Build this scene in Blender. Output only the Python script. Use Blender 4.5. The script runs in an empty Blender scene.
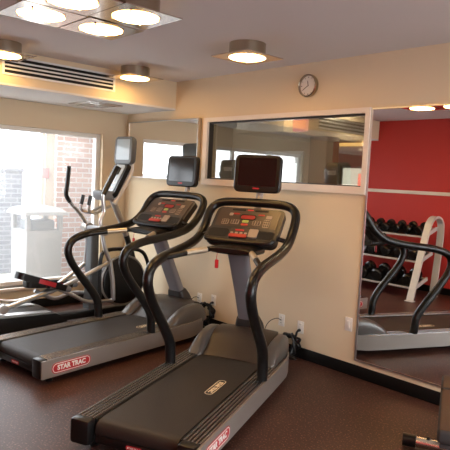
import bpy, bmesh, math, random
from mathutils import Vector, Matrix
random.seed(7)
C = bpy.context.scene
COL = C.collection
R = math.radians

# ------------------------------------------------------------------ camera, world, exposure
cam_data = bpy.data.cameras.new('camera')
cam = bpy.data.objects.new('camera', cam_data)
COL.objects.link(cam)
cam_data.sensor_width = 36.0
cam_data.lens = 36.0 * 560.8 / 450.0
cam_data.clip_start = 0.02
def camera_matrix(roll, pitch, yaw, loc):
    f = Vector((math.sin(yaw)*math.cos(pitch), math.cos(yaw)*math.cos(pitch), -math.sin(pitch)))
    r = Vector((math.cos(yaw), -math.sin(yaw), 0))
    d = f.cross(r)
    r2 = math.cos(roll)*r + math.sin(roll)*d
    d2 = -math.sin(roll)*r + math.cos(roll)*d
    m = Matrix((r2, -d2, -f)).transposed().to_4x4()
    m.translation = loc
    return m
cam.matrix_world = camera_matrix(R(-2.812), R(4.809), R(-46.661), Vector((0, 0, 1.65)))
C.camera = cam

world = bpy.data.worlds.new('overcast_sky')
C.world = world
world.use_nodes = True
wn = world.node_tree
wbg = wn.nodes['Background']
wbg.inputs['Color'].default_value = (0.90, 0.95, 1.0, 1)
wbg.inputs['Strength'].default_value = 4.3

C.view_settings.view_transform = 'Standard'
C.view_settings.look = 'None'
C.view_settings.gamma = 1.0
C.view_settings.use_curve_mapping = False
C.view_settings.exposure = 0.92
LAMP_STRENGTH = 15.0

# ------------------------------------------------------------------ materials
def mat(name, col, rough=0.5, metal=0.0, spec=0.5, bump=0.0, bump_scale=80.0, var=0.0, var_scale=6.0, coat=0.0):
    m = bpy.data.materials.new(name)
    m.use_nodes = True
    nt = m.node_tree
    b = nt.nodes['Principled BSDF']
    b.inputs['Base Color'].default_value = (*col, 1)
    b.inputs['Roughness'].default_value = rough
    b.inputs['Metallic'].default_value = metal
    b.inputs['Specular IOR Level'].default_value = spec
    b.inputs['Coat Weight'].default_value = coat
    if var or bump:
        tc = nt.nodes.new('ShaderNodeTexCoord')
    if var:
        n = nt.nodes.new('ShaderNodeTexNoise')
        n.inputs['Scale'].default_value = var_scale
        n.inputs['Detail'].default_value = 5
        r = nt.nodes.new('ShaderNodeValToRGB')
        r.color_ramp.elements[0].position = 0.3
        r.color_ramp.elements[1].position = 0.7
        r.color_ramp.elements[0].color = (*[c*(1-var) for c in col], 1)
        r.color_ramp.elements[1].color = (*[min(1, c*(1+var)) for c in col], 1)
        nt.links.new(tc.outputs['Object'], n.inputs['Vector'])
        nt.links.new(n.outputs['Fac'], r.inputs['Fac'])
        nt.links.new(r.outputs['Color'], b.inputs['Base Color'])
    if bump:
        n2 = nt.nodes.new('ShaderNodeTexNoise')
        n2.inputs['Scale'].default_value = bump_scale
        n2.inputs['Detail'].default_value = 3
        bp = nt.nodes.new('ShaderNodeBump')
        bp.inputs['Strength'].default_value = bump
        bp.inputs['Distance'].default_value = 0.004
        nt.links.new(tc.outputs['Object'], n2.inputs['Vector'])
        nt.links.new(n2.outputs['Fac'], bp.inputs['Height'])
        nt.links.new(bp.outputs['Normal'], b.inputs['Normal'])
    return m

def emit_mat(name, col, strength):
    m = bpy.data.materials.new(name)
    m.use_nodes = True
    nt = m.node_tree
    b = nt.nodes['Principled BSDF']
    b.inputs['Base Color'].default_value = (0.8, 0.8, 0.8, 1)
    b.inputs['Emission Color'].default_value = (*col, 1)
    b.inputs['Emission Strength'].default_value = strength
    return m

def glass_mat(name, reflect, tint=(1, 1, 1), glare_haze=0.0, fresnel=True):
    m = bpy.data.materials.new(name)
    m.use_nodes = True
    nt = m.node_tree
    nt.nodes.remove(nt.nodes['Principled BSDF'])
    out = nt.nodes['Material Output']
    tr = nt.nodes.new('ShaderNodeBsdfTransparent')
    tr.inputs['Color'].default_value = (*tint, 1)
    gl = nt.nodes.new('ShaderNodeBsdfGlossy')
    gl.inputs['Roughness'].default_value = 0.0
    mx = nt.nodes.new('ShaderNodeMixShader')
    mx.inputs['Fac'].default_value = reflect
    nt.links.new(tr.outputs[0], mx.inputs[1])
    nt.links.new(gl.outputs[0], mx.inputs[2])
    last = mx
    if glare_haze:  # white translucent share imitates veiling glare
        tl = nt.nodes.new('ShaderNodeBsdfTranslucent')
        tl.inputs['Color'].default_value = (0.95, 0.95, 0.95, 1)
        m2 = nt.nodes.new('ShaderNodeMixShader')
        m2.inputs['Fac'].default_value = glare_haze
        nt.links.new(mx.outputs[0], m2.inputs[1])
        nt.links.new(tl.outputs[0], m2.inputs[2])
        last = m2
    nt.links.new(last.outputs[0], out.inputs['Surface'])
    return m

def floor_mat():
    m = mat('speckled_rubber_floor', (0.062, 0.033, 0.026), rough=0.43, spec=0.32)
    nt = m.node_tree
    b = nt.nodes['Principled BSDF']
    tc = nt.nodes.new('ShaderNodeTexCoord')
    n1 = nt.nodes.new('ShaderNodeTexNoise'); n1.inputs['Scale'].default_value = 2.2; n1.inputs['Detail'].default_value = 6
    n2 = nt.nodes.new('ShaderNodeTexNoise'); n2.inputs['Scale'].default_value = 75; n2.inputs['Detail'].default_value = 2
    r1 = nt.nodes.new('ShaderNodeValToRGB')
    r1.color_ramp.elements[0].position = 0.30; r1.color_ramp.elements[0].color = (0.042, 0.020, 0.016, 1)
    r1.color_ramp.elements[1].position = 0.72; r1.color_ramp.elements[1].color = (0.070, 0.031, 0.023, 1)
    r2 = nt.nodes.new('ShaderNodeValToRGB')
    r2.color_ramp.elements[0].position = 0.58; r2.color_ramp.elements[0].color = (0, 0, 0, 1)
    r2.color_ramp.elements[1].position = 0.68; r2.color_ramp.elements[1].color = (1, 1, 1, 1)
    mx = nt.nodes.new('ShaderNodeMix'); mx.data_type = 'RGBA'
    mx.inputs['B'].default_value = (0.24, 0.115, 0.08, 1)
    bp = nt.nodes.new('ShaderNodeBump'); bp.inputs['Strength'].default_value = 0.25; bp.inputs['Distance'].default_value = 0.002
    for n in (n1, n2): nt.links.new(tc.outputs['Object'], n.inputs['Vector'])
    nt.links.new(n1.outputs['Fac'], r1.inputs['Fac'])
    nt.links.new(n2.outputs['Fac'], r2.inputs['Fac'])
    nt.links.new(r2.outputs['Color'], mx.inputs['Factor'])
    nt.links.new(r1.outputs['Color'], mx.inputs['A'])
    nt.links.new(mx.outputs['Result'], b.inputs['Base Color'])
    nt.links.new(n2.outputs['Fac'], bp.inputs['Height'])
    nt.links.new(bp.outputs['Normal'], b.inputs['Normal'])
    return m

def brick_mat(name, c1, c2, mortar):
    m = mat(name, c1, rough=0.9)
    nt = m.node_tree
    b = nt.nodes['Principled BSDF']
    tc = nt.nodes.new('ShaderNodeTexCoord')
    sx = nt.nodes.new('ShaderNodeSeparateXYZ')
    ad = nt.nodes.new('ShaderNodeMath'); ad.operation = 'ADD'
    cx = nt.nodes.new('ShaderNodeCombineXYZ')
    bk = nt.nodes.new('ShaderNodeTexBrick')
    bk.inputs['Color1'].default_value = (*c1, 1)
    bk.inputs['Color2'].default_value = (*c2, 1)
    bk.inputs['Mortar'].default_value = (*mortar, 1)
    bk.inputs['Scale'].default_value = 1.0
    bk.inputs['Brick Width'].default_value = 0.22
    bk.inputs['Row Height'].default_value = 0.078
    bk.inputs['Mortar Size'].default_value = 0.010
    nt.links.new(tc.outputs['Object'], sx.inputs[0])
    nt.links.new(sx.outputs['X'], ad.inputs[0]); nt.links.new(sx.outputs['Y'], ad.inputs[1])
    nt.links.new(ad.outputs[0], cx.inputs['X']); nt.links.new(sx.outputs['Z'], cx.inputs['Y'])
    nt.links.new(cx.outputs[0], bk.inputs['Vector'])
    nt.links.new(bk.outputs['Color'], b.inputs['Base Color'])
    return m

M = {}
M['wall'] = mat('tan_wall_paint', (0.73, 0.605, 0.415), 0.75, bump=0.08, bump_scale=220)
M['ceiling'] = mat('pale_grey_ceiling_paint', (0.70, 0.67, 0.68), 0.9)
M['soffit_under'] = mat('white_soffit_paint', (0.72, 0.70, 0.68), 0.9)
M['red'] = mat('red_wall_paint', (0.52, 0.030, 0.022), 0.6)
M['floor'] = floor_mat()
M['base'] = mat('black_vinyl_baseboard', (0.004, 0.004, 0.004), 0.5, spec=0.25)
M['trim'] = mat('cream_wood_trim', (0.80, 0.72, 0.63), 0.45)
M['white_frame'] = mat('white_window_frame', (0.80, 0.80, 0.78), 0.4)
M['pane'] = glass_mat('exterior_window_glass', 0.02, glare_haze=0.08)  # pale haze put into the glass for the washed-out glare outdoors
M['inner_pane'] = glass_mat('interior_window_glass', 0.20, tint=(0.80, 0.82, 0.80))
M['mirror'] = mat('mirror_silver', (0.90, 0.90, 0.89), 0.0, metal=1.0)
M['alu'] = mat('brushed_aluminium', (0.62, 0.61, 0.60), 0.32, metal=1.0)
M['lamp_steel'] = mat('brushed_nickel', (0.42, 0.36, 0.28), 0.24, metal=1.0)
M['lobby_lens'] = emit_mat('glowing_downlight', (1.0, 0.80, 0.52), 75.0)
M['plate_metal'] = mat('satin_plate_metal', (0.62, 0.53, 0.46), 0.14, metal=1.0)
M['lens'] = emit_mat('glowing_lens', (1.0, 0.56, 0.18), LAMP_STRENGTH)
M['black_rubber'] = mat('black_rubber_foam', (0.006, 0.006, 0.006), 0.30, spec=0.40)
M['black_plastic'] = mat('black_plastic', (0.008, 0.008, 0.008), 0.34, spec=0.4)
M['dark_plastic'] = mat('charcoal_plastic', (0.028, 0.026, 0.025), 0.40)
M['hood'] = mat('grey_moulded_hood', (0.040, 0.031, 0.025), 0.38)
M['fender'] = mat('silver_grey_moulding', (0.11, 0.105, 0.10), 0.30, metal=0.3)
M['silver'] = mat('silver_paint', (0.38, 0.355, 0.325), 0.38, metal=0.55)
M['post_grey'] = mat('grey_painted_steel', (0.24, 0.24, 0.26), 0.42, metal=0.3)
M['belt'] = mat('black_running_belt', (0.018, 0.0135, 0.011), 0.6, bump=0.25, bump_scale=260)
M['rail'] = mat('ribbed_black_rail', (0.24, 0.24, 0.25), 0.27, metal=0.95)
M['chrome'] = mat('polished_chrome', (0.68, 0.66, 0.63), 0.26, metal=1.0)
M['badge_red'] = mat('red_badge', (0.48, 0.025, 0.035), 0.4)
M['ink_white'] = mat('white_lettering', (0.85, 0.84, 0.80), 0.5)
M['ink_cream'] = mat('cream_lettering', (0.88, 0.74, 0.50), 0.5)
M['grip_metal'] = mat('satin_cream_metal', (0.62, 0.55, 0.42), 0.32, metal=0.6)
M['screen'] = mat('dark_screen_glass', (0.010, 0.008, 0.008), 0.12, spec=0.5)
M['led_red'] = emit_mat('red_led_display', (1.0, 0.03, 0.03), 0.03)
M['led_red'].node_tree.nodes['Principled BSDF'].inputs['Base Color'].default_value = (0.25, 0.01, 0.01, 1)
M['panel'] = mat('brown_black_console_face', (0.060, 0.042, 0.030), 0.35)
M['key_grey'] = mat('grey_keypad', (0.34, 0.27, 0.21), 0.5)
M['key_green'] = mat('green_start_key', (0.35, 0.42, 0.10), 0.5)
M['key_red'] = mat('red_stop_key', (0.42, 0.04, 0.025), 0.45)
M['tag_red'] = mat('red_safety_tag', (0.60, 0.03, 0.04), 0.4)
M['ivory'] = mat('ivory_outlet_plastic', (0.82, 0.78, 0.70), 0.4)
M['dark_hole'] = mat('dark_slots', (0.006, 0.006, 0.006), 0.8)
M['clock_face'] = mat('white_clock_face', (0.80, 0.78, 0.76), 0.5)
M['vinyl'] = mat('brown_grey_bench_vinyl', (0.075, 0.045, 0.031), 0.5, spec=0.2, bump=0.1, bump_scale=300)
M['vinyl_edge'] = mat('grey_bench_side', (0.045, 0.044, 0.044), 0.6, spec=0.2)
M['rack_silver'] = mat('silver_rack_paint', (0.66, 0.64, 0.60), 0.4, metal=0.2)
M['iron'] = mat('black_dumbbell_rubber', (0.005, 0.005, 0.005), 0.2, spec=0.4)
M['light_screen'] = mat('window_sheen_screen', (0.36, 0.46, 0.54), 0.10)  # pale blue base stands in for the window mirrored in the screen
M['panel_blue'] = mat('pale_blue_console_panel', (0.46, 0.55, 0.62), 0.22)
M['slate'] = mat('slate_plastic', (0.085, 0.10, 0.11), 0.4)
M['mid_grey'] = mat('mid_grey_plastic', (0.20, 0.215, 0.23), 0.4)
M['brick_red'] = brick_mat('red_brick', (0.34, 0.17, 0.125), (0.42, 0.235, 0.175), (0.50, 0.45, 0.41))
M['brick_grey'] = brick_mat('grey_brick', (0.13, 0.14, 0.17), (0.17, 0.18, 0.205), (0.24, 0.25, 0.27))
M['pave'] = mat('pale_paving', (0.52, 0.50, 0.47), 0.9, var=0.15)
M['bin'] = mat('pale_outdoor_bin', (0.27, 0.268, 0.262), 0.6)
M['lobby_wall'] = mat('lobby_brown_paint', (0.52, 0.43, 0.32), 0.8)
M['lobby_floor'] = mat('lobby_carpet', (0.10, 0.07, 0.05), 0.9)
M['col_brown'] = mat('brown_column_paint', (0.16, 0.11, 0.07), 0.7)
M['blind'] = emit_mat('daylit_blind', (1.0, 0.93, 0.74), 0.65)
M['door_white'] = mat('white_door_paint', (0.62, 0.60, 0.56), 0.5)
M['daylit'] = emit_mat('daylit_door_glass', (0.9, 0.95, 1.0), 1.2)
M['shade_red'] = emit_mat('glowing_red_shade', (0.9, 0.06, 0.02), 0.9)
M['exit_red'] = emit_mat('glowing_red_sign', (0.9, 0.07, 0.06), 0.42)
M['cove'] = emit_mat('glowing_amber_cove', (1.0, 0.55, 0.12), 0.8)
M['sign_pink'] = mat('faded_red_plate', (0.62, 0.22, 0.20), 0.5)
M['spigot'] = mat('dull_brass', (0.45, 0.32, 0.15), 0.35, metal=1.0)

# ------------------------------------------------------------------ mesh builder
I4 = Matrix.Identity(4)
def T(x, y, z): return Matrix.Translation((x, y, z))
def RX(a): return Matrix.Rotation(R(a), 4, 'X')
def RY(a): return Matrix.Rotation(R(a), 4, 'Y')
def RZ(a): return Matrix.Rotation(R(a), 4, 'Z')
def frame(origin, xaxis, yaxis):
    x = Vector(xaxis).normalized(); y = Vector(yaxis); y = (y - y.dot(x)*x).normalized(); z = x.cross(y)
    m = Matrix((x, y, z)).transposed().to_4x4(); m.translation = origin
    return m

def smooth_path(pts, n=6):
    P = [Vector(p) for p in pts]
    out = []
    for i in range(len(P)-1):
        p0 = P[i-1] if i else P[0]*2 - P[1]
        p1, p2 = P[i], P[i+1]
        p3 = P[i+2] if i+2 < len(P) else P[-1]*2 - P[-2]
        for k in range(n):
            t = k/n
            out.append(0.5*((2*p1) + (p2-p0)*t + (2*p0-5*p1+4*p2-p3)*t*t + (3*p1-p0-3*p2+p3)*t**3))
    out.append(P[-1])
    return out

def rrect(w, h, r, n=5):
    r = min(r, w/2-1e-5, h/2-1e-5)
    pts = []
    for cx, cy, a0 in ((w/2-r, h/2-r, 0), (-w/2+r, h/2-r, 90), (-w/2+r, -h/2+r, 180), (w/2-r, -h/2+r, 270)):
        for k in range(n+1):
            a = R(a0 + 90*k/n)
            pts.append((cx + r*math.cos(a), cy + r*math.sin(a)))
    return pts

class MB:
    def __init__(self):
        self.v = []; self.f = []; self.m = []
    def add(self, verts, faces, m=0, mx=I4):
        o = len(self.v)
        self.v += [tuple(mx @ Vector(p)) for p in verts]
        self.f += [tuple(i+o for i in f) for f in faces]
        self.m += [m]*len(faces)
        return self
    def box(self, c, s, m=0, mx=I4, bevel=0.0, seg=2):
        if not bevel:
            x, y, z = s[0]/2, s[1]/2, s[2]/2
            vs = [(c[0]+a*x, c[1]+b*y, c[2]+d*z) for a in (-1, 1) for b in (-1, 1) for d in (-1, 1)]
            fs = [(0,1,3,2), (4,6,7,5), (0,4,5,1), (2,3,7,6), (0,2,6,4), (1,5,7,3)]
            return self.add(vs, fs, m, mx)
        bm = bmesh.new()
        bmesh.ops.create_cube(bm, size=1.0)
        bmesh.ops.scale(bm, vec=s, verts=bm.verts)
        bmesh.ops.translate(bm, vec=c, verts=bm.verts)
        bmesh.ops.bevel(bm, geom=bm.edges[:], offset=min(bevel, min(s)*0.49), segments=seg, affect='EDGES', profile=0.5)
        bm.verts.index_update()
        self.add([v.co[:] for v in bm.verts], [[v.index for v in f.verts] for f in bm.faces], m, mx)
        bm.free()
        return self
    def bb(self, x0, x1, y0, y1, z0, z1, m=0, bevel=0.0, mx=I4):
        return self.box(((x0+x1)/2, (y0+y1)/2, (z0+z1)/2), (x1-x0, y1-y0, z1-z0), m, mx, bevel)
    def prism(self, poly, d0, d1, m=0, mx=I4):
        # poly in local XY, extruded along local Z from d0 to d1
        n = len(poly)
        vs = [(p[0], p[1], d0) for p in poly] + [(p[0], p[1], d1) for p in poly]
        fs = [tuple(range(n-1, -1, -1)), tuple(range(n, 2*n))]
        fs += [(i, (i+1) % n, n+(i+1) % n, n+i) for i in range(n)]
        return self.add(vs, fs, m, mx)
    def tube(self, pts, r, n=12, m=0, mx=I4, smooth=0, closed=False, flat=1.0, up=None):
        P = smooth_path(pts, smooth) if smooth else [Vector(p) for p in pts]
        k = len(P)
        if isinstance(r, (int, float)): rad = [r]*k
        else:
            rad = []
            for i in range(k):
                t = i/(k-1)*(len(r)-1); a = min(int(t), len(r)-2); rad.append(r[a]+(r[a+1]-r[a])*(t-a))
        tang = []
        for i in range(k):
            a = P[i-1] if (i or closed) else P[0]
            b = P[(i+1) % k] if (i < k-1 or closed) else P[-1]
            tang.append((b-a).normalized())
        t0 = tang[0]
        ref = Vector(up) if up else (Vector((0, 0, 1)) if abs(t0.z) < 0.9 else Vector((1, 0, 0)))
        nrm = (ref - ref.dot(t0)*t0).normalized()
        vs = []; fs = []
        for i in range(k):
            t = tang[i]
            if up: nrm = (Vector(up) - Vector(up).dot(t)*t).normalized()
            else: nrm = (nrm - nrm.dot(t)*t).normalized()
            bn = t.cross(nrm)
            for j in range(n):
                a = 2*math.pi*j/n
                vs.append(P[i] + rad[i]*(math.cos(a)*nrm*flat + math.sin(a)*bn))
        rng = k if closed else k-1
        for i in range(rng):
            i2 = (i+1) % k
            for j in range(n):
                fs.append((i*n+j, i*n+(j+1) % n, i2*n+(j+1) % n, i2*n+j))
        if not closed:
            fs.append(tuple(range(n-1, -1, -1)))
            fs.append(tuple((k-1)*n+j for j in range(n)))
        return self.add(vs, fs, m, mx)
    def lathe(self, prof, n=24, m=0, mx=I4):
        # prof: list of (r, z) about local Z
        vs = []; fs = []; k = len(prof)
        for r, z in prof:
            for j in range(n):
                a = 2*math.pi*j/n
                vs.append((max(r, 1e-5)*math.cos(a), max(r, 1e-5)*math.sin(a), z))
        for i in range(k-1):
            for j in range(n):
                fs.append((i*n+j, i*n+(j+1) % n, (i+1)*n+(j+1) % n, (i+1)*n+j))
        fs.append(tuple(range(n-1, -1, -1)))
        fs.append(tuple((k-1)*n+j for j in range(n)))
        return self.add(vs, fs, m, mx)
    def loft(self, rings, m=0, mx=I4, cap=True):
        n = len(rings[0]); vs = [p for r in rings for p in r]; fs = []
        for i in range(len(rings)-1):
            for j in range(n):
                fs.append((i*n+j, i*n+(j+1) % n, (i+1)*n+(j+1) % n, (i+1)*n+j))
        if cap:
            fs.append(tuple(range(n-1, -1, -1))); fs.append(tuple((len(rings)-1)*n+j for j in range(n)))
        return self.add(vs, fs, m, mx)
    def text(self, s, size, m=0, mx=I4, depth=0.001, sx=1.0, bold=0.0):
        cu = bpy.data.curves.new('lettering', 'FONT')
        cu.body = s; cu.size = size; cu.extrude = depth; cu.align_x = 'CENTER'; cu.align_y = 'CENTER'; cu.offset = bold
        cu.resolution_u = 3
        ob = bpy.data.objects.new('lettering', cu); COL.objects.link(ob)
        dg = bpy.context.evaluated_depsgraph_get()
        me = ob.evaluated_get(dg).to_mesh()
        sc = Matrix.Diagonal((sx, 1, 1, 1))
        self.add([v.co[:] for v in me.vertices], [tuple(p.vertices) for p in me.polygons], m, mx @ sc)
        ob.evaluated_get(dg).to_mesh_clear()
        bpy.data.objects.remove(ob); bpy.data.curves.remove(cu)
        return self
    def ring(self, poly_out, poly_in, d0, d1, m=0, mx=I4):
        n = len(poly_out)
        vs = [(p[0], p[1], d0) for p in poly_out] + [(p[0], p[1], d0) for p in poly_in] + \
             [(p[0], p[1], d1) for p in poly_out] + [(p[0], p[1], d1) for p in poly_in]
        fs = []
        for i in range(n):
            j = (i+1) % n
            fs += [(i, n+i, n+j, j), (2*n+i, 2*n+j, 3*n+j, 3*n+i), (i, j, 2*n+j, 2*n+i), (n+i, 3*n+i, 3*n+j, n+j)]
        return self.add(vs, fs, m, mx)
    def build(self, name, mats, parent=None, smooth=True, loc=None):
        me = bpy.data.meshes.new(name)
        me.from_pydata(self.v, [], self.f)
        for mm in (mats if isinstance(mats, (list, tuple)) else [mats]): me.materials.append(mm)
        me.polygons.foreach_set('material_index', self.m)
        bm = bmesh.new(); bm.from_mesh(me)
        bmesh.ops.recalc_face_normals(bm, faces=bm.faces)
        bm.to_mesh(me); bm.free()
        if smooth:
            me.polygons.foreach_set('use_smooth', [True]*len(me.polygons))
            me.set_sharp_from_angle(angle=R(35))
        me.update()
        o = bpy.data.objects.new(name, me)
        COL.objects.link(o)
        if loc: o.location = loc
        if parent: o.parent = parent
        return o

def tag(o, label=None, cat=None, group=None, kind=None):
    if label: o['label'] = label
    if cat: o['category'] = cat
    if group: o['group'] = group
    if kind: o['kind'] = kind
    return o
def thing(name, label, cat, loc=(0, 0, 0), rz=0.0, group=None):
    o = bpy.data.objects.new(name, None)
    COL.objects.link(o)
    o.empty_display_size = 0.1
    o.location = loc
    o.rotation_euler = (0, 0, R(rz))
    return tag(o, label, cat, group)
def struct(o): return tag(o, kind='structure')
def copy_tree(o, parent=None):
    c = o.copy(); COL.objects.link(c)
    if parent: c.parent = parent
    for ch in list(o.children): copy_tree(ch, c)
    return c

# ------------------------------------------------------------------ the room shell
XL, XR, YB, YF, H = -6.28, 1.5, 4.09, -0.30, 2.73
WY0, WY1, WZ0, WZ1 = 0.55, 3.74, 0.27, 2.12          # opening of the exterior window
GX0, GX1, GZ0, GZ1 = -4.66, -2.67, 1.63, 2.245       # opening of the interior window

struct(MB().bb(XL-0.2, XR+0.2, YF-0.2, YB+0.12, -0.1, 0).build('floor', M['floor']))
struct(MB().bb(XL-0.2, XR+0.2, YF-0.2, YB+0.12, H, H+0.1).build('ceiling', M['ceiling']))
w = MB()
w.bb(XL-0.2, XL, YF-0.2, WY0, 0, H); w.bb(XL-0.2, XL, WY1, YB+0.12, 0, H)
w.bb(XL-0.2, XL, WY0, WY1, 0, WZ0); w.bb(XL-0.2, XL, WY0, WY1, WZ1, H)
struct(w.build('wall_left', M['wall'], smooth=False))
w = MB()
w.bb(XL, GX0, YB, YB+0.12, 0, H); w.bb(GX1, XR, YB, YB+0.12, 0, H)
w.bb(GX0, GX1, YB, YB+0.12, 0, GZ0); w.bb(GX0, GX1, YB, YB+0.12, GZ1, H)
struct(w.build('wall_back', M['wall'], smooth=False))
struct(MB().bb(XL, XR, YF-0.2, YF, 0, H).build('wall_front', M['red'], smooth=False))
RY0, RY1, RZ0, RZ1 = 0.10, 3.60, 0.30, 2.50          # opening added in the unseen right wall to let in fill daylight
w = MB()
w.bb(XR, XR+0.2, YF-0.2, RY0, 0, H); w.bb(XR, XR+0.2, RY1, YB+0.12, 0, H)
w.bb(XR, XR+0.2, RY0, RY1, 0, RZ0); w.bb(XR, XR+0.2, RY0, RY1, RZ1, H)
struct(w.build('wall_right', M['wall'], smooth=False))
# dropped soffit along the window wall
w = MB()
w.bb(XL, -5.27, YF, YB, 2.425, H, 0)
w.bb(XL, -5.27, YF, YB, 2.405, 2.425, 1)
struct(w.build('trim_soffit', [M['wall'], M['soffit_under']], smooth=False))
struct(MB().bb(XL, XR, YB-0.012, YB, 0, 0.105, 0, 0.003).build('baseboard_back', M['base']))
struct(MB().bb(XL, XL+0.012, YF, YB-0.012, 0, 0.105, 0, 0.003).build('baseboard_left', M['base']))
struct(MB().bb(XL+0.012, XR, YF, YF+0.012, 0, 0.105, 0, 0.003).build('baseboard_front', M['base']))
struct(MB().bb(XL, XR, YF, YF+0.02, 1.535, 1.59, 0, 0.004).build('trim_chair_rail', M['trim']))

# exterior window: frame, mullions, pane, sill
win = struct(thing('window_1', None, None, (XL-0.1, 0, 0)))
f = MB(); y0, y1, z0, z1 = WY0, WY1, WZ0, WZ1
f.bb(-0.04, 0.04, y0, y0+0.06, z0, z1, 0, .005); f.bb(-0.04, 0.04, y1-0.06, y1, z0, z1, 0, .005)
f.bb(-0.04, 0.04, y0+0.06, y1-0.06, z0, z0+0.06, 0, .005); f.bb(-0.04, 0.04, y0+0.06, y1-0.06, z1-0.05, z1, 0, .005)
f.bb(-0.03, 0.03, 2.15, 2.20, z0+0.06, z1-0.05, 0, .005)
f.bb(-0.03, 0.03, 1.30, 1.35, z0+0.06, z1-0.05, 0, .005)
f.build('window_frame', M['white_frame'], win)
for a, b in ((y0+0.06, 1.30), (1.35, 2.15), (2.20, y1-0.06)):
    MB().bb(-0.004, 0.004, a, b, z0+0.06, z1-0.05).build('pane', M['pane'], win)
MB().bb(-0.06, 0.14, y0-0.03, y1+0.03, z0-0.035, z0, 0, .006).build('window_sill', M['trim'], win)
# daylight portal in the window opening (only guides the sky's own light)
pl = bpy.data.lights.new('sky_portal', 'AREA'); pl.shape = 'RECTANGLE'
pl.size = y1-y0; pl.size_y = z1-z0
pl.cycles.is_portal = True
po = bpy.data.objects.new('sky_portal', pl); COL.objects.link(po)
po.matrix_world = frame(Vector((XL-0.16, (y0+y1)/2, (z0+z1)/2)), (0, 1, 0), (0, 0, 1)) @ RX(180)

win = struct(thing('window_6', None, None, (XR+0.1, 0, 0)))  # added window outside the view, there to fill the room with daylight
f = MB()
for a, b, c_, d_ in ((RY0, RY0+0.06, RZ0, RZ1), (RY1-0.06, RY1, RZ0, RZ1), (RY0+0.06, RY1-0.06, RZ0, RZ0+0.06), (RY0+0.06, RY1-0.06, RZ1-0.06, RZ1), (1.82, 1.88, RZ0+0.06, RZ1-0.06)):
    f.bb(-0.04, 0.04, a, b, c_, d_, 0, .005)
f.build('window_frame', M['white_frame'], win)
for a, b in ((RY0+0.06, 1.82), (1.88, RY1-0.06)):
    MB().bb(-0.004, 0.004, a, b, RZ0+0.06, RZ1-0.06).build('pane', M['pane'], win)
pl2 = bpy.data.lights.new('sky_portal', 'AREA'); pl2.shape = 'RECTANGLE'
pl2.size = RY1-RY0; pl2.size_y = RZ1-RZ0
pl2.cycles.is_portal = True
po2 = bpy.data.objects.new('sky_portal', pl2); COL.objects.link(po2)
po2.matrix_world = frame(Vector((XR+0.16, (RY0+RY1)/2, (RZ0+RZ1)/2)), (0, 1, 0), (0, 0, 1))

# interior window: cream frame and glass
win = struct(thing('window_2', None, None, ((GX0+GX1)/2, YB, (GZ0+GZ1)/2)))
W2, H2 = GX1-GX0, GZ1-GZ0
f = MB()
o = [(-W2/2-0.065, -H2/2-0.065), (W2/2+0.045, -H2/2-0.065), (W2/2+0.045, H2/2+0.045), (-W2/2-0.065, H2/2+0.045)]
i = [(-W2/2, -H2/2), (W2/2, -H2/2), (W2/2, H2/2), (-W2/2, H2/2)]
f.ring(o, i, 0, 0.03, 0, RX(90))
f.build('window_frame', M['trim'], win)
i2 = [(-W2/2+0.012, -H2/2+0.010), (W2/2-0.012, -H2/2+0.010), (W2/2-0.012, H2/2-0.016), (-W2/2+0.012, H2/2-0.016)]
MB().ring(i, i2, -0.055, 0.0, 0, RX(90)).build('gasket', M['dark_plastic'], win)
MB().bb(-W2/2+0.02, W2/2-0.02, 0.045, 0.051, -H2/2+0.014, H2/2-0.02).build('pane', M['inner_pane'], win)

# ------------------------------------------------------------------ mirrors
def mirror(label, x0, x1, z0, z1, fr, dp=0.010):
    t = thing('wall_mirror', label, 'mirror', ((x0+x1)/2, YB, z0))
    w_ = x1-x0; h_ = z1-z0
    MB().bb(-w_/2+fr*0.5, w_/2-fr*0.5, -dp, 0, fr*0.5, h_-fr*0.5).build('mirror_glass', M['mirror'], t, smooth=False)
    o = [(-w_/2, 0), (w_/2, 0), (w_/2, h_), (-w_/2, h_)]
    i = [(-w_/2+fr, fr), (w_/2-fr, fr), (w_/2-fr, h_-fr), (-w_/2+fr, h_-fr)]
    MB().ring(o, i, 0, dp+0.006, 0, RX(90)).build('mirror_frame', M['alu'], t, smooth=False)
    return t
mirror('wide low mirror strip in the corner beside the window, above the elliptical trainer', -6.17, -4.79, 1.60, 2.295, 0.012, 0.045)
mirror('tall floor-length mirror reflecting the red wall and dumbbell rack', -2.625, -0.95, 0.145, 2.285, 0.014)

# ------------------------------------------------------------------ soffit vent grille and ceiling diffuser
t = thing('air_vent', 'long white air grille with black slots on the yellow-lit soffit face', 'vent', (-5.27, 2.66, 2.592))
f = MB()
L_, Hh = 1.20, 0.18
nb = 4
f.bb(0, 0.010, -L_/2, L_/2, Hh/2-0.018, Hh/2, 0); f.bb(0, 0.010, -L_/2, L_/2, -Hh/2, -Hh/2+0.018, 0)
f.bb(0, 0.010, -L_/2, -L_/2+0.022, -Hh/2+0.018, Hh/2-0.018, 0); f.bb(0, 0.010, L_/2-0.022, L_/2, -Hh/2+0.018, Hh/2-0.018, 0)
f.build('vent_frame', M['white_frame'], t, smooth=False)
inner = Hh-0.036
for k in range(nb-1):
    zc = -Hh/2+0.018 + inner*(k+1)/nb
    MB().bb(0.001, 0.010, -L_/2+0.022, L_/2-0.022, zc-0.0075, zc+0.0075).build('slat', M['white_frame'], t, smooth=False)
MB().bb(0, 0.001, -L_/2+0.022, L_/2-0.022, -Hh/2+0.018, Hh/2-0.018).build('backing', M['dark_hole'], t, smooth=False)

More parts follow.
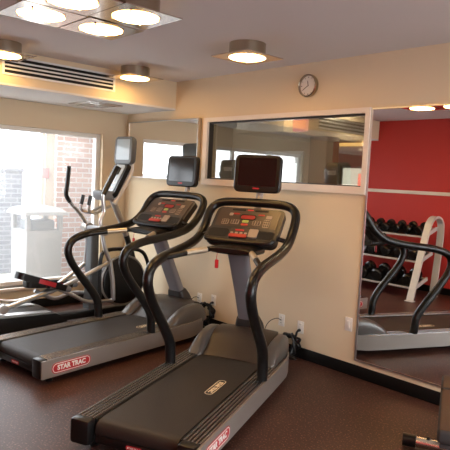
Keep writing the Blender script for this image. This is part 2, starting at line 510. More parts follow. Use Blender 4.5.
t = thing('air_diffuser', 'grey square air diffuser set under the white soffit', 'vent', (-5.72, 3.30, 2.405))
MB().bb(-0.22, 0.22, -0.22, 0.22, -0.012, 0, 0, .004).build('diffuser_plate', M['alu'], t)
for s in (0.16, 0.10):
    o = rrect(2*s, 2*s, 0.01, 2); i = rrect(2*s-0.04, 2*s-0.04, 0.008, 2)
    MB().ring(o, i, -0.022, -0.012).build('louvre', M['alu'], t)

# ------------------------------------------------------------------ ceiling lamps
def lamp(label, x, y, group):
    t = thing('ceiling_lamp', label, 'ceiling lamp', (x, y, H), 0, group)
    r = 0.148
    f = MB(); f.lathe([(r, 0), (r, -0.102), (r-0.004, -0.104), (r-0.004, 0)], 40)
    f.build('drum', M['lamp_steel'], t)
    s = 0.415
    n = 40
    inner = [(0.149*math.cos(2*math.pi*k/n), 0.149*math.sin(2*math.pi*k/n)) for k in range(n)]
    outer = []
    for k in range(n):
        a = 2*math.pi*k/n; c, d = math.cos(a), math.sin(a); q = s/2/max(abs(c), abs(d)); outer.append((c*q, d*q))
    MB().ring(outer, inner, -0.110, -0.103).build('square_plate', M['plate_metal'], t, smooth=False)
    MB().lathe([(0.146, -0.104), (0.146, -0.112), (0.138, -0.115), (0.07, -0.118), (0.0, -0.119)], 40).build('lens', M['lens'], t)
    for k in range(4):
        a = R(45+90*k)
        MB().box((0.149, 0, -0.115), (0.012, 0.010, 0.016), 0, RZ(45+90*k), 0.002).build('lens_clip', M['chrome'], t)
    return t
G = 'square-plated drum lamps in the ceiling cluster'
lamp('round square-plated lamp at the left of the ceiling cluster, its glowing disc fully in view', -3.499, 1.612, G)
lamp('round square-plated lamp cut by the top edge, between the left and right cluster lamps', -3.068, 1.600, G)
lamp('round square-plated lamp lowest in the picture among the four of the ceiling cluster', -3.496, 2.042, G)
lamp('round square-plated lamp at the right end of the ceiling cluster', -3.045, 2.020, G)
lamp('single drum lamp on the ceiling above the nearer treadmill and the interior window', -3.280, 3.248, None)
lamp('single drum lamp at the right end of the soffit vent grille', -4.950, 3.300, None)
lamp('single drum lamp at the left edge, by the left end of the soffit vent grille', -5.010, 1.973, None)
# extra lamps added outside the view to brighten the room
lamp('added drum lamp for fill light, out of view, above the near end of the tall mirror', -0.35, 2.75, None)
lamp('added drum lamp for fill light, out of view, above the weight bench corner', 0.85, 2.75, None)
lamp('added drum lamp for fill light, out of view, near the red wall', -0.95, 0.85, None)
lamp('added drum lamp for fill light, out of view, in the right rear corner', 0.85, 0.85, None)

# ------------------------------------------------------------------ wall clock
t = thing('wall_clock', 'round wall clock with a white face and grey rim above the interior window', 'clock', (-3.30, YB, 2.52))
q = RX(90)
MB().lathe([(0.100, 0), (0.104, 0.02), (0.102, 0.040), (0.094, 0.046), (0.090, 0.040), (0.088, 0.010)], 40, 0, q).build('clock_rim', M['lamp_steel'], t)
MB().lathe([(0.0885, 0.004), (0.0885, 0.022)], 40, 0, q).build('clock_face', M['clock_face'], t)
for k in range(12):
    MB().box((0, 0.076, 0.0225), (0.004 if k % 3 else 0.006, 0.010, 0.001), 0, q @ RZ(-30*k)).build('hour_mark', M['dark_hole'], t)
MB().box((0, 0.020, 0.024), (0.007, 0.050, 0.002), 0, q @ RZ(10)).build('hour_hand', M['dark_hole'], t)
MB().box((0, 0.028, 0.027), (0.005, 0.072, 0.002), 0, q @ RZ(122)).build('minute_hand', M['dark_hole'], t)

# ------------------------------------------------------------------ outlets and switch
def outlet(x, z, label):
    t = thing('wall_outlet', label, 'outlet', (x, YB, z))
    MB().box((0, -0.004, 0), (0.074, 0.008, 0.116), 0, I4, 0.003).build('plate', M['ivory'], t)
    for s in (-1, 1):
        sk = MB().prism(rrect(0.034, 0.030, 0.012), 0.008, 0.011, 0, T(0, 0, s*0.026) @ RX(90)).build('socket', M['ivory'], t)
        b = MB()
        b.bb(-0.008, -0.005, -0.0115, -0.011, s*0.026-0.003, s*0.026+0.006); b.bb(0.005, 0.008, -0.0115, -0.011, s*0.026-0.003, s*0.026+0.006)
        b.build('slot', M['dark_hole'], sk, smooth=False)
    return t
outlet(-3.232, 0.292, 'ivory outlet with a black plug, right of the nearer treadmill')
outlet(-3.468, 0.308, 'ivory wall plate with a thin grey cable, behind the nearer treadmill hood')
outlet(-4.453, 0.312, 'ivory outlet with a black plug, right of the farther treadmill')
outlet(-4.687, 0.290, 'ivory wall plate with a thin cable, behind the farther treadmill hood')
t = thing('switch_plate', 'blank ivory wall plate low beside the tall mirror edge', 'switch', (-2.71, YB, 0.44))
MB().box((0, -0.004, 0), (0.074, 0.008, 0.120), 0, I4, 0.003).build('plate', M['ivory'], t)
MB().box((0, -0.010, 0), (0.030, 0.006, 0.064), 0, I4, 0.002).build('rocker', M['ivory'], t)

# ------------------------------------------------------------------ treadmill
def lettering_badge(mx, w_, h_, name, parent, plate=True, ink='ink_white', depth=0.002):
    b = MB()
    if plate: b.prism(rrect(w_, h_, h_*0.48), 0, depth, 0, mx)
    b.ring(rrect(w_*0.96, h_*0.86, h_*0.42), rrect(w_*0.96-h_*0.13, h_*0.73, h_*0.36), depth if plate else 0, depth+0.001, 1, mx)
    b.text('STAR TRAC', h_*0.62, 1, mx @ T(0, 0, depth+0.0005), 0.0005, w_/h_/5.0*1.12 if w_/h_ < 6 else 1.25, 0.0022*h_/0.08)
    return b.build(name, [M['badge_red'], M[ink]], parent, smooth=False)

def make_treadmill():
    t = thing('treadmill', None, 'treadmill')
    # frame under the deck
    f = MB()
    f.bb(-0.35, 0.35, 0.10, 1.90, 0.055, 0.12, 0, 0.01)
    f.bb(-0.30, 0.30, 1.70, 1.98, 0.03, 0.10, 0, 0.01)
    f.build('deck_frame', M['black_plastic'], t)
    for x, y in ((-0.33, 0.10), (0.33, 0.10), (-0.33, 1.85), (0.33, 1.85)):
        MB().lathe([(0.028, 0), (0.030, 0.012), (0.014, 0.02), (0.014, 0.075)], 16, 0, T(x, y, 0)).build('levelling_foot', M['black_rubber'], t)
    # belt: top run, wrap on the rear roller, underside
    prof = [(1.56, 0.192), (0.11, 0.192)]
    for k in range(1, 9):
        a = R(90 + 180*k/9); prof.append((0.075 + 0.058*math.cos(a), 0.134 + 0.058*math.sin(a)))
    prof += [(0.11, 0.076), (0.20, 0.122), (1.56, 0.122)]
    belt = MB().prism(prof, -0.268, 0.268, 0, frame(Vector((0, 0, 0)), (0, 1, 0), (0, 0, 1))).build('running_belt', M['belt'], t)
    m = frame(Vector((0.135, 0.86, 0.1925)), (0, -1, 0), (1, 0, 0))
    lettering_badge(m, 0.30, 0.070, 'belt_lettering', belt, plate=False, ink='ink_cream', depth=0.0)
    # side rails, ribbed on top
    for s in (-1, 1):
        r = MB()
        xo = 0.4175 if s < 0 else 0.405
        pts = [(0.276, 0.10), (0.276, 0.192), (0.284, 0.198), (xo-0.006, 0.198), (xo, 0.194), (xo, 0.185), (0.404, 0.180), (0.404, 0.10)]
        r.prism([(s*p[0], p[1]) for p in pts], -1.72, -0.045, 1, RX(90))
        for k in range(5):
            a = 0.298 + 0.0245*k
            r.prism([(s*(a+0.0078*math.cos(R(180-22.5*q))), 0.1965+0.0075*math.sin(R(22.5*q))) for q in range(9)], -1.72, -0.030, 0, RX(90))
        r.build('foot_rail', [M['rail'], M['black_plastic']], t)
        c = MB(); xo = 0.418 if s < 0 else 0.404; c.bb(min(s*0.286, s*xo), max(s*0.286, s*xo), -0.030, 0.050, 0.050, 0.203, 0, 0.018)
        c.build('end_cap', M['black_plastic'], t)
        # outer skirt, closing upward round the nose
        back = -0.022 if s > 0 else 0.048
        plan = smooth_path([(0.4105, back, 0), (0.4105, 0.8, 0), (0.4105, 1.55, 0), (0.400, 1.74, 0), (0.365, 1.875, 0), (0.30, 1.975, 0), (0.19, 2.055, 0), (0.10, 2.085, 0), (0.005, 2.095, 0)], 5)
        k = MB(); rings = []
        for q_, p_ in enumerate(plan):
            a_ = plan[max(q_-1, 0)]; b_ = plan[min(q_+1, len(plan)-1)]
            nn = Vector((b_.y-a_.y, -(b_.x-a_.x), 0)).normalized()*0.0065
            zt = 0.184 if s < 0 and p_.y < 1.6 else 0.195 if p_.y < 1.5 else 0.195 + 0.012*min(1, (p_.y-1.5)/0.3)
            zb = 0.055 if p_.y < 1.7 else 0.055 + 0.02*min(1, (p_.y-1.7)/0.3)
            ring = [p_+nn+Vector((0, 0, zb)), p_+nn+Vector((0, 0, zt)), p_-nn+Vector((0, 0, zt)), p_-nn+Vector((0, 0, zb))]
            rings.append([(s*v_.x, v_.y, v_.z) for v_ in ring])
        k.loft(rings)
        panel = k.build('side_skirt', M['silver'], t)
        lettering_badge(frame(Vector((s*0.4175, 0.248, 0.120)), (0, s, 0), (0, 0, 1)), 0.37, 0.086, 'side_badge', panel)
    # rear cover with a small red badge
    rc = MB().box((0, 0.035, 0.088), (0.53, 0.05, 0.050), 0, I4, 0.012).build('rear_cover', M['black_plastic'], t)
    b = MB(); mm = frame(Vector((0, 0.010, 0.088)), (1, 0, 0), (0, 0, 1))
    b.prism(rrect(0.105, 0.026, 0.010), 0, 0.002, 0, mm); b.text('STAR TRAC', 0.015, 1, mm @ T(0, 0, 0.0025), 0.0004, 1.1, 0.0004)
    b.build('rear_badge', [M['badge_red'], M['ink_white']], rc, smooth=False)
    # motor hood: sloping centre, and an arched fender at each side
    ys = [1.475, 1.53, 1.60, 1.68, 1.75, 1.83, 1.91, 1.98, 2.03, 2.065, 2.08]
    hs = [0.200, 0.225, 0.268, 0.316, 0.346, 0.362, 0.362, 0.345, 0.305, 0.235, 0.15]
    ws = [0.27, 0.27, 0.27, 0.27, 0.27, 0.268, 0.258, 0.240, 0.215, 0.190, 0.17]
    rings = []
    for y, z, hw_ in zip(ys, hs, ws):
        ring = [(-hw_, y, 0.09)]
        for k in range(9):
            u = -1 + 2*k/8
            ring.append((hw_*u, y, z - 0.010*u*u))
        ring.append((hw_, y, 0.09))
        rings.append(ring)
    MB().loft(rings).build('motor_hood', M['hood'], t)
    ys = [1.43, 1.46, 1.51, 1.58, 1.66, 1.75, 1.84, 1.91, 1.965, 2.005, 2.025]
    hs = [0.206, 0.228, 0.272, 0.316, 0.346, 0.360, 0.358, 0.338, 0.300, 0.245, 0.18]
    xs = [0.312, 0.314, 0.316, 0.316, 0.316, 0.316, 0.312, 0.300, 0.282, 0.262, 0.250]
    for s in (-1, 1):
        rings = []
        for j, (y, z, cx) in enumerate(zip(ys, hs, xs)):
            wv = 0.062 if j else 0.045
            ring = []
            for k in range(11):
                a = math.pi*k/10
                ex = math.copysign(abs(math.cos(a))**0.6, math.cos(a)); ez = math.sin(a)**0.6
                ring.append((s*cx + wv*ex, y, 0.17 + (z-0.17)*ez))
            rings.append(ring)
        MB().loft(rings).build('hood_fender', M['fender'], t)
    # upright and its boot
    d = Vector((0, -0.22, 0.72)).normalized()
    m = frame(Vector((-0.02, 1.955, 0.345)), (1, 0, 0), (0, -0.37, 0.70))
    p = MB()
    rings = []
    for u, wv in ((-0.06, 0.092), (0.10, 0.085), (0.40, 0.082), (0.70, 0.086), (0.86, 0.092)):
        rings.append([(x, u, z) for x, z in rrect(2*wv, 0.075, 0.025, 3)])
    p.loft(rings, 0, m); p.build('upright', M['post_grey'], t)
    b = MB(); b.loft([[(x, u, z) for x, z in rrect(2*wv, hz, 0.03, 3)] for u, wv, hz in ((-0.09, 0.125, 0.15), (0.03, 0.118, 0.13), (0.10, 0.102, 0.105), (0.115, 0.095, 0.09))], 0, m)
    b.build('upright_boot', M['dark_plastic'], t)
    # handrail: up from the rails, swept back, forward and over the console
    side = [(1.150, 0.22), (1.135, 0.36), (1.060, 0.48), (0.915, 0.65), (0.805, 0.80), (0.775, 0.91), (0.83, 0.995), (0.99, 1.045), (1.20, 1.070), (1.40, 1.095), (1.58, 1.140), (1.71, 1.230), (1.79, 1.34)]
    X = 0.388
    path = [(-X + (0.011 if z < 0.3 else 0.008 if z < 0.45 else 0), y, z) for y, z in side]
    path += [(-X+0.03, 1.835, 1.405), (-X+0.095, 1.855, 1.437), (-X+0.19, 1.86, 1.447), (0, 1.862, 1.450)]
    path = path + [(-p_[0], p_[1], p_[2]) for p_ in reversed(path[:-1])]
    MB().tube(path, 0.037, 14, 0, I4, 5).build('handrail', M['black_rubber'], t)
    for s in (-1, 1):
        MB().tube([(s*0.376, 1.155, 0.193), (s*0.377, 1.150, 0.23), (s*(X-0.008), 1.135, 0.36), (s*X, 1.060, 0.48), (s*X, 0.915, 0.65)], [0.041, 0.040, 0.040, 0.040, 0.038], 14, 0, I4, 4).build('rail_post', M['black_plastic'], t)
    # console: face panel on a tray with cup wells
    up = Vector((0, 0.27, 0.265)).normalized()
    mf = frame(Vector((0, 1.665, 1.268)), (1, 0, 0), up)
    con = MB()
    con.prism(rrect(0.60, 0.385, 0.05, 6), -0.055, 0.0, 0, mf)
    con.prism(rrect(0.60, 0.16, 0.05, 6), -0.02, 0.028, 0, mf @ T(0, -0.125, 0))
    con.prism(rrect(0.50, 0.20, 0.06, 6), -0.10, -0.05, 0, mf @ T(0, -0.05, 0))
    console = con.build('console', M['dark_plastic'], t)
    MB().prism(rrect(0.535, 0.235, 0.035, 6), 0.0, 0.008, 0, mf @ T(0, 0.060, 0)).build('console_face', M['panel'], console)
    for s in (-1, 1):
        MB().prism(rrect(0.175, 0.085, 0.03, 6), 0.0285, 0.0295, 0, mf @ T(s*0.195, -0.115, 0)).build('cup_well', M['dark_hole'], console)
        for k in (0.115, 0.45):
            pass
    lip = MB().tube([(-0.285, -0.165, 0.03), (-0.27, -0.195, 0.035), (-0.16, -0.205, 0.035), (0, -0.208, 0.035), (0.16, -0.205, 0.035), (0.27, -0.195, 0.035), (0.285, -0.165, 0.03)], 0.020, 10, 0, mf, 4)
    lip.build('tray_lip', M['black_plastic'], console)
    bt = MB()
    def key(x, y, w_, h_, m_): bt.prism(rrect(w_, h_, 0.006, 3), 0.008, 0.011, m_, mf @ T(x, y+0.060, 0))
    MB().prism(rrect(0.125, 0.042, 0.020, 5), 0.008, 0.0105, 0, mf @ T(0.0, 0.082, 0)).build('led_display', M['led_red'], console)
    MB().ring(rrect(0.145, 0.060, 0.028, 5), rrect(0.127, 0.044, 0.020, 5), 0.008, 0.012, 0, mf @ T(0.0, 0.082, 0)).build('display_bezel', M['black_plastic'], console)
    for x in (-0.11, 0.11): MB().prism(rrect(0.055, 0.016, 0.004, 3), 0.008, 0.010, 0, mf @ T(x, 0.115, 0)).build('led_display', M['led_red'], console)
    for x, y, w_, h_, k in ((-0.10, -0.035, 0.07, 0.05, 0), (0.09, -0.035, 0.07, 0.05, 0), (-0.185, -0.04, 0.06, 0.055, 0), (0.175, -0.035, 0.055, 0.085, 0), (0.18, 0.035, 0.05, 0.035, 0),
                            (-0.155, 0.045, 0.032, 0.032, 0), (-0.01, -0.025, 0.055, 0.028, 1), (-0.01, -0.060, 0.06, 0.022, 2)):
        b = MB(); b.prism(rrect(w_, h_, 0.008, 3), 0.008, 0.0105, 0, mf @ T(x, y+0.060, 0))
        if k == 0 and w_ > 0.05:
            for a in range(3):
                for c in range(3):
                    b.prism(rrect(w_/4.2, h_/4.6, 0.002, 2), 0.0105, 0.0125, 1, mf @ T(x + (a-1)*w_/3.2, y+0.060 + (c-1)*h_/3.3, 0))
        b.build('keypad', [(M['key_grey'], M['key_green'], M['key_red'])[k], M['panel']], console)
    for x in (-0.10, 0.10): MB().prism(rrect(0.12, 0.018, 0.006, 3), 0.008, 0.010, 0, mf @ T(x, 0.160, 0)).build('speaker_slot', M['dark_hole'], console)
    MB().prism(rrect(0.05, 0.014, 0.005, 3), 0.008, 0.010, 0, mf @ T(0, 0.162, 0)).build('console_badge', M['badge_red'], console)
    b = MB()
    b.prism(rrect(0.16, 0.10, 0.012, 4), 0.028, 0.038, 0, mf @ T(-0.015, -0.115, 0))
    for a in range(4):
        b.prism(rrect(0.024, 0.016, 0.004, 2), 0.038, 0.041, 1, mf @ T(-0.075 + a*0.040, -0.118, 0))
    b.prism(rrect(0.075, 0.014, 0.004, 2), 0.038, 0.041, 2, mf @ T(-0.015, -0.088, 0))
    b.build('fan_panel', [M['panel'], M['key_grey'], M['badge_red']], console)
    MB().prism(rrect(0.15, 0.030, 0.008, 4), 0.038, 0.048, 0, mf @ T(-0.015, -0.150, 0)).build('stop_bar', M['key_red'], console)
    MB().prism(rrect(0.075, 0.085, 0.008, 4), 0.028, 0.040, 0, mf @ T(0.105, -0.110, 0)).build('side_keypad', M['key_grey'], console)
    # bridge in front of the tray, and heart-rate grip bars from it to the rails
    b = MB()
    b.loft([[(hx*x_, y, zc_ + hz*z_) for x_, z_ in rrect(2, 2, 0.7, 4)] for y, hx, hz, zc_ in ((1.60, 0.20, 0.050, 1.085), (1.48, 0.20, 0.042, 1.085), (1.39, 0.19, 0.034, 1.088), (1.345, 0.185, 0.028, 1.09), (1.325, 0.17, 0.015, 1.09))])
    b.build('grip_bridge', M['black_plastic'], t)
    for s in (-1, 1):
        a = Vector((s*0.165, 1.365, 1.090)); e = Vector((s*(X-0.012), 0.99, 1.040))
        g = MB().tube([a, a.lerp(e, 0.5)+Vector((0, 0, 0.004)), e], 0.022, 12, 0, I4, 5).build('grip_bar', M['black_plastic'], t)
        MB().tube([a.lerp(e, 0.12), a.lerp(e, 0.35)+Vector((0, 0, 0.003)), a.lerp(e, 0.56)+Vector((0, 0, 0.004))], 0.0250, 12, 0, I4, 4).build('pulse_sensor', M['grip_metal'], g)
    for s in (-1, 1):
        MB().tube([(s*0.28, 1.60, 1.19), (s*(X-0.01), 1.63, 1.165)], 0.018, 10).build('rail_bracket', M['black_plastic'], t)
    # safety key on its cord
    k = MB().tube([(-0.105, 1.345, 1.062), (-0.107, 1.340, 1.03), (-0.105, 1.340, 1.010)], 0.0025, 6).build('safety_cord', M['tag_red'], t)
    MB().box((-0.105, 1.340, 0.978), (0.030, 0.012, 0.068), 0, I4, 0.005).build('safety_key', M['tag_red'], k)
    # monitor on its neck
    MB().tube([(0, 1.80, 1.13), (0, 1.93, 1.36), (0, 1.985, 1.52), (0, 1.995, 1.68)], 0.032, 10, 0, I4, 5, flat=0.5, up=(0, 1, 0)).build('monitor_neck', M['silver'], t)
    mm = frame(Vector((-0.022, 1.965, 1.697)), (1, 0, 0), (0, 0.07, 1))
    h_ = MB()
    pr = []
    for zz, gx in ((-0.075, 0.07), (-0.06, 0.03), (-0.03, 0.0), (0.010, 0.0), (0.020, 0.010)):
        pr.append([(x, y, zz) for x, y in rrect(0.425-2*gx, 0.325-2*gx, 0.05, 5)])
    h_.loft(pr, 0, mm)
    mon = h_.build('monitor', M['black_plastic'], t)
    MB().prism(rrect(0.345, 0.245, 0.006, 2), 0.020, 0.0215, 0, mm @ T(0, 0.016, 0)).build('screen', M['screen'], mon, smooth=False)
    MB().prism(rrect(0.060, 0.014, 0.005, 3), 0.020, 0.022, 0, mm @ T(0, -0.128, 0)).build('monitor_badge', M['badge_red'], mon, smooth=False)
    MB().prism(rrect(0.17, 0.045, 0.008, 3), -0.0775, -0.075, 0, mm @ T(0, 0.06, 0)).build('rear_label', M['ink_white'], mon, smooth=False)
    return t

tr1 = make_treadmill()
tr1.location = (-2.5395, 1.765, 0); tr1.rotation_euler = (0, 0, R(24.5))
tag(tr1, 'nearer black and grey treadmill in the middle, in front of the other treadmill', None, 'treadmills')
tr2 = copy_tree(tr1)
for ch in tr2.children:
    if ch.name.startswith('monitor') and not ch.name.startswith('monitor_neck'): ch.location.x -= 0.045
    if ch.name.startswith('running_belt'):
        for lt in ch.children: lt.location = (0.03, 0.46, 0)
tr2.location = (-4.328, 1.826, 0); tr2.rotation_euler = (0, 0, R(8.5))
tag(tr2, 'farther treadmill on the left, with its red side badge in full view', None, 'treadmills')

# ------------------------------------------------------------------ power cords
def cord(label, x, z, pts, rr):
    t = thing('power_cord', label, 'cord', (x, YB, z))
    if rr > 0.004:
        b = MB(); b.tube([(0, -0.013, -0.026), (0, -0.035, -0.028), (-0.004, -0.050, -0.040)], [0.014, 0.013, 0.008], 12, 0, I4, 3)
        b.build('plug', M['black_plastic'], t)
    MB().tube(pts, rr, 8, 0, I4, 6).build('cable', M['black_plastic'], t)
    return t
def coil(cx, cy, cz, r, n, tilt):
    out = []
    for k in range(n*9+1):
        a = 2*math.pi*k/9 + tilt
        g = 1 + 0.28*math.sin(2.3*k + tilt)
        out.append((cx + 1.05*r*g*math.cos(a + 0.3*math.sin(k)), cy + 0.022*math.sin(k*0.9) , cz + r*g*math.sin(a)))
    return out
cord('black power cord coiled on the floor under the outlet, right of the nearer treadmill', -3.232, 0.292,
     [(-0.004, -0.048, -0.038), (-0.008, -0.06, -0.08), (-0.03, -0.06, -0.12)] + coil(-0.075, -0.055, -0.165, 0.082, 5, 0.6) + [(-0.03, -0.08, -0.25), (0.03, -0.09, -0.278), (-0.04, -0.12, -0.280), (-0.12, -0.10, -0.281)], 0.0105)
cord('black power cord coiled under the outlet behind the farther treadmill', -4.453, 0.312,
     [(-0.004, -0.048, -0.038), (-0.008, -0.06, -0.07), (-0.02, -0.06, -0.09)] + coil(-0.045, -0.055, -0.130, 0.080, 5, 0.2) + [(-0.01, -0.06, -0.22), (0.03, -0.07, -0.290), (-0.04, -0.08, -0.300), (-0.10, -0.08, -0.301)], 0.0105)
cord('thin cable looping from the wall plate behind the nearer treadmill hood', -3.468, 0.308,
     [(0, -0.011, 0.0), (-0.02, -0.05, 0.02), (-0.07, -0.09, -0.01), (-0.10, -0.12, -0.08), (-0.10, -0.14, -0.20), (-0.10, -0.15, -0.300)], 0.0035)
cord('thin cable from the wall plate behind the farther treadmill hood', -4.687, 0.290,
     [(0, -0.011, 0.0), (-0.02, -0.04, 0.015), (-0.06, -0.06, -0.01), (-0.09, -0.08, -0.08), (-0.09, -0.09, -0.20), (-0.09, -0.10, -0.284)], 0.0035)

# ------------------------------------------------------------------ elliptical trainer
t = thing('elliptical_trainer', 'black and silver elliptical trainer by the large window', 'exercise machine', (-5.52, 2.90, 0))
ex = lambda x, y, z: (x+5.52, y-2.90, z)
P3 = lambda L: [ex(*p) for p in L]
# base frame and rear ramp housing
f = MB()
f.bb(-0.06, 0.06, -0.25, 0.92, 0.03, 0.11, 0, 0.012)
f.build('base_frame', M['black_plastic'], t)
MB().bb(-0.30, 0.30, 0.86, 0.95, 0.0, 0.09, 0, 0.02).build('stabiliser_foot', M['black_plastic'], t)
MB().bb(-0.28, 0.28, -1.22, -1.14, 0.0, 0.05, 0, 0.015).build('stabiliser_foot', M['black_plastic'], t)
rampp = [(-1.35, 0.03), (-0.14, 0.03), (-0.12, 0.08), (-0.19, 0.155), (-0.26, 0.185), (-1.30, 0.225), (-1.35, 0.19)]
MB().prism(rampp, -0.27, 0.27, 0, frame(Vector((0, 0, 0)), (0, 1, 0), (0, 0, 1))).build('ramp_housing', M['black_plastic'], t)
for x in (-0.19, 0.19):
    MB().prism([(-1.33, 0.227), (-0.30, 0.188), (-0.30, 0.20), (-1.33, 0.245)], x-0.05, x+0.05, 0, frame(Vector((0, 0, 0)), (0, 1, 0), (0, 0, 1))).build('ramp_track', M['alu'], t)
# tower below the pivots
f = MB(); f.loft([[(-0.06+x*w_, 0.33+y*d_, z) for x, y in rrect(1, 1, 0.2, 3)] for z, w_, d_ in ((0.10, 0.17, 0.13), (0.5, 0.14, 0.105), (0.95, 0.13, 0.10), (1.0, 0.13, 0.10))])
f.build('tower', M['slate'], t)
hb = MB(); hb.tube([(-0.30, 0.345, 1.005), (0.30, 0.30, 1.025)], 0.040, 14, flat=0.9)
hub = hb.build('pivot_hub', M['mid_grey'], t)
for x, y in ((-0.20, 0.34), (0.21, 0.30)):
    MB().lathe([(0.052, -0.05), (0.06, -0.02), (0.06, 0.02), (0.052, 0.05)], 18, 0, T(x, y, 1.015) @ RY(90)).build('pivot_cap', M['silver'], hub)
# swinging arms
la = P3([(-5.72, 3.25, 1.01), (-5.71, 3.14, 1.16), (-5.70, 3.0, 1.30), (-5.70, 2.955, 1.38), (-5.70, 2.965, 1.50), (-5.70, 2.98, 1.695)])
a1 = MB().tube(la, 0.020, 10, 0, I4, 5).build('swing_arm', M['alu'], t)
MB().tube(la[2:], 0.0245, 10, 0, I4, 5).build('hand_grip', M['black_rubber'], a1)
ra = P3([(-5.31, 3.18, 1.03), (-5.32, 3.17, 1.12), (-5.33, 3.215, 1.22), (-5.33, 3.205, 1.30), (-5.33, 3.20, 1.40), (-5.33, 3.25, 1.50), (-5.33, 3.37, 1.715)])
a2 = MB().tube(ra, 0.022, 10, 0, I4, 5).build('swing_arm', M['alu'], t)
MB().tube(ra[4:], 0.027, 10, 0, I4, 5).build('hand_grip', M['black_rubber'], a2)
# lower links, pedal rails and pedals
def leg_side(x, ph):
    if ph:
        el = (x, 3.31, 0.66); lo = (x, 3.365, 0.225); rear = (x, 2.13, 0.275); pc = (x, 2.52, 0.515); pa = 19
    else:
        el = (x, 3.22, 0.60); lo = (x, 3.30, 0.25); rear = (x, 2.18, 0.275); pc = (x, 2.78, 0.40); pa = 5
    MB().tube(P3([(x, 3.20, 1.0), (x, 3.235, 0.83), el]), [0.022, 0.026], 10, 0, I4, 4).build('lower_link', M['alu'], t)
    MB().tube(P3([el, (x, (el[1]+lo[1])/2+0.012, (el[2]+lo[2])/2), lo]), 0.026, 10, 0, I4, 4).build('lower_link', M['alu'], t)
    r_ = MB().tube(P3([rear, (x, 2.45, pc[2]-0.155), (x, 2.80, pc[2]-0.06), el]), 0.024, 10, 0, I4, 5).build('pedal_rail', M['alu'], t)
    MB().lathe([(0.03, -0.03), (0.045, -0.028), (0.045, 0.028), (0.03, 0.03)], 18, 0, T(*ex(x, rear[1], 0.275)) @ RY(90)).build('roller', M['silver'], r_)
    MB().tube(P3([(x, 2.62, pc[2]-0.06), (x, 2.85, pc[2]-0.17), (x, 3.05, lo[2]+0.02), lo]), 0.020, 10, 0, I4, 5).build('pedal_link', M['alu'], t)
    mp = T(*ex(*pc)) @ RX(-pa)
    p_ = MB(); p_.prism(rrect(0.15, 0.56, 0.06, 5), -0.035, 0.0, 0, mp)
    p_.ring(rrect(0.15, 0.56, 0.06, 5), rrect(0.13, 0.54, 0.05, 5), 0.0, 0.03, 0, mp)
    pd = p_.build('pedal', M['black_plastic'], t)
    MB().prism(rrect(0.006, 0.19, 0.002, 2), -0.022, 0.024, 0, mp @ T(0.0755, 0.03, 0)).build('pedal_badge', M['badge_red'], pd)
    MB().box((0, 0.28, -0.005), (0.11, 0.10, 0.06), 0, mp, 0.02).build('toe_stop', M['mid_grey'], pd)
leg_side(-5.33, True)
leg_side(-5.71, False)
# flywheel disc with its silver rim, guard frame
mx = T(*ex(-5.47, 3.56, 0.415)) @ RY(90)
fl = MB().lathe([(0.05, -0.07), (0.265, -0.06), (0.275, -0.03), (0.275, 0.03), (0.265, 0.06), (0.20, 0.066), (0.05, 0.070)], 48, 0, mx).build('flywheel', M['black_plastic'], t)
MB().tube([(0.284*math.cos(2*math.pi*k/48), 0.284*math.sin(2*math.pi*k/48), 0.03) for k in range(48)], 0.013, 8, 0, mx, closed=True).build('flywheel_rim', M['silver'], fl)
MB().box((0.0, 0.06, 0.070), (0.014, 0.09, 0.004), 0, mx @ RZ(40), 0.002).build('flywheel_mark', M['badge_red'], fl)
MB().tube(P3([(-5.36, 3.22, 0.10), (-5.36, 3.20, 0.45), (-5.36, 3.21, 0.70), (-5.36, 3.26, 0.775), (-5.36, 3.40, 0.795), (-5.36, 3.70, 0.77), (-5.36, 3.82, 0.66), (-5.36, 3.86, 0.45), (-5.36, 3.84, 0.10)]), 0.022, 10, 0, I4, 5).build('guard_frame', M['black_plastic'], t)
# mast leaning back to the console
MB().tube(P3([(-5.48, 3.84, 0.10), (-5.48, 3.72, 0.62), (-5.48, 3.60, 0.95)]), 0.034, 12, 0, I4, 4).build('mast', M['black_plastic'], t)
MB().tube(P3([(-5.48, 3.61, 0.93), (-5.48, 3.52, 1.12), (-5.48, 3.40, 1.36)]), 0.036, 12, 0, I4, 4).build('mast_sleeve', M['silver'], t)
# fixed pulse bars
for xa, xb in ((-5.56, -5.60), (-5.44, -5.44)):
    pts = P3([(xa, 3.36, 1.27), (xa, 3.27, 1.235), (xa, 3.17, 1.195), (xb, 3.10, 1.215), (xb, 3.085, 1.28), (xb, 3.11, 1.385)])
    gb = MB().tube(pts, 0.017, 10, 0, I4, 5).build('pulse_bar', M['alu'], t)
    MB().tube(pts[4:], 0.021, 10, 0, I4, 4).build('pulse_grip', M['black_rubber'], gb)
# console
m = frame(Vector(ex(-5.50, 3.30, 1.395)), (1, 0, 0), (0, 1, 0))
c = MB(); c.loft([[(x, y*sc, z) for x, y in rrect(0.235*sc, 0.17, 0.04, 4)] for z, sc in ((-0.06, 0.7), (-0.03, 0.95), (0.03, 1.0), (0.045, 0.97))], 0, m)
tray = c.build('console_tray', M['mid_grey'], t)
for x in (-0.06, 0.06):
    MB().lathe([(0.042, 0.0445), (0.045, 0.0475)], 20, 0, m @ T(x, -0.01, 0)).build('cup_well', M['dark_hole'], tray)
m = frame(Vector(ex(-5.50, 3.435, 1.575)), (1, 0, 0), (0, 0.19, 0.36))
c = MB(); c.prism(rrect(0.27, 0.42, 0.05, 5), -0.055, 0.0, 0, m); con = c.build('console', M['black_plastic'], t)
MB().prism(rrect(0.195, 0.37, 0.03, 4), 0.0, 0.006, 0, m).build('console_face', M['panel_blue'], con)
MB().prism(rrect(0.10, 0.09, 0.01, 3), 0.006, 0.008, 0, m @ T(0, 0.10, 0)).build('display', M['screen'], con)
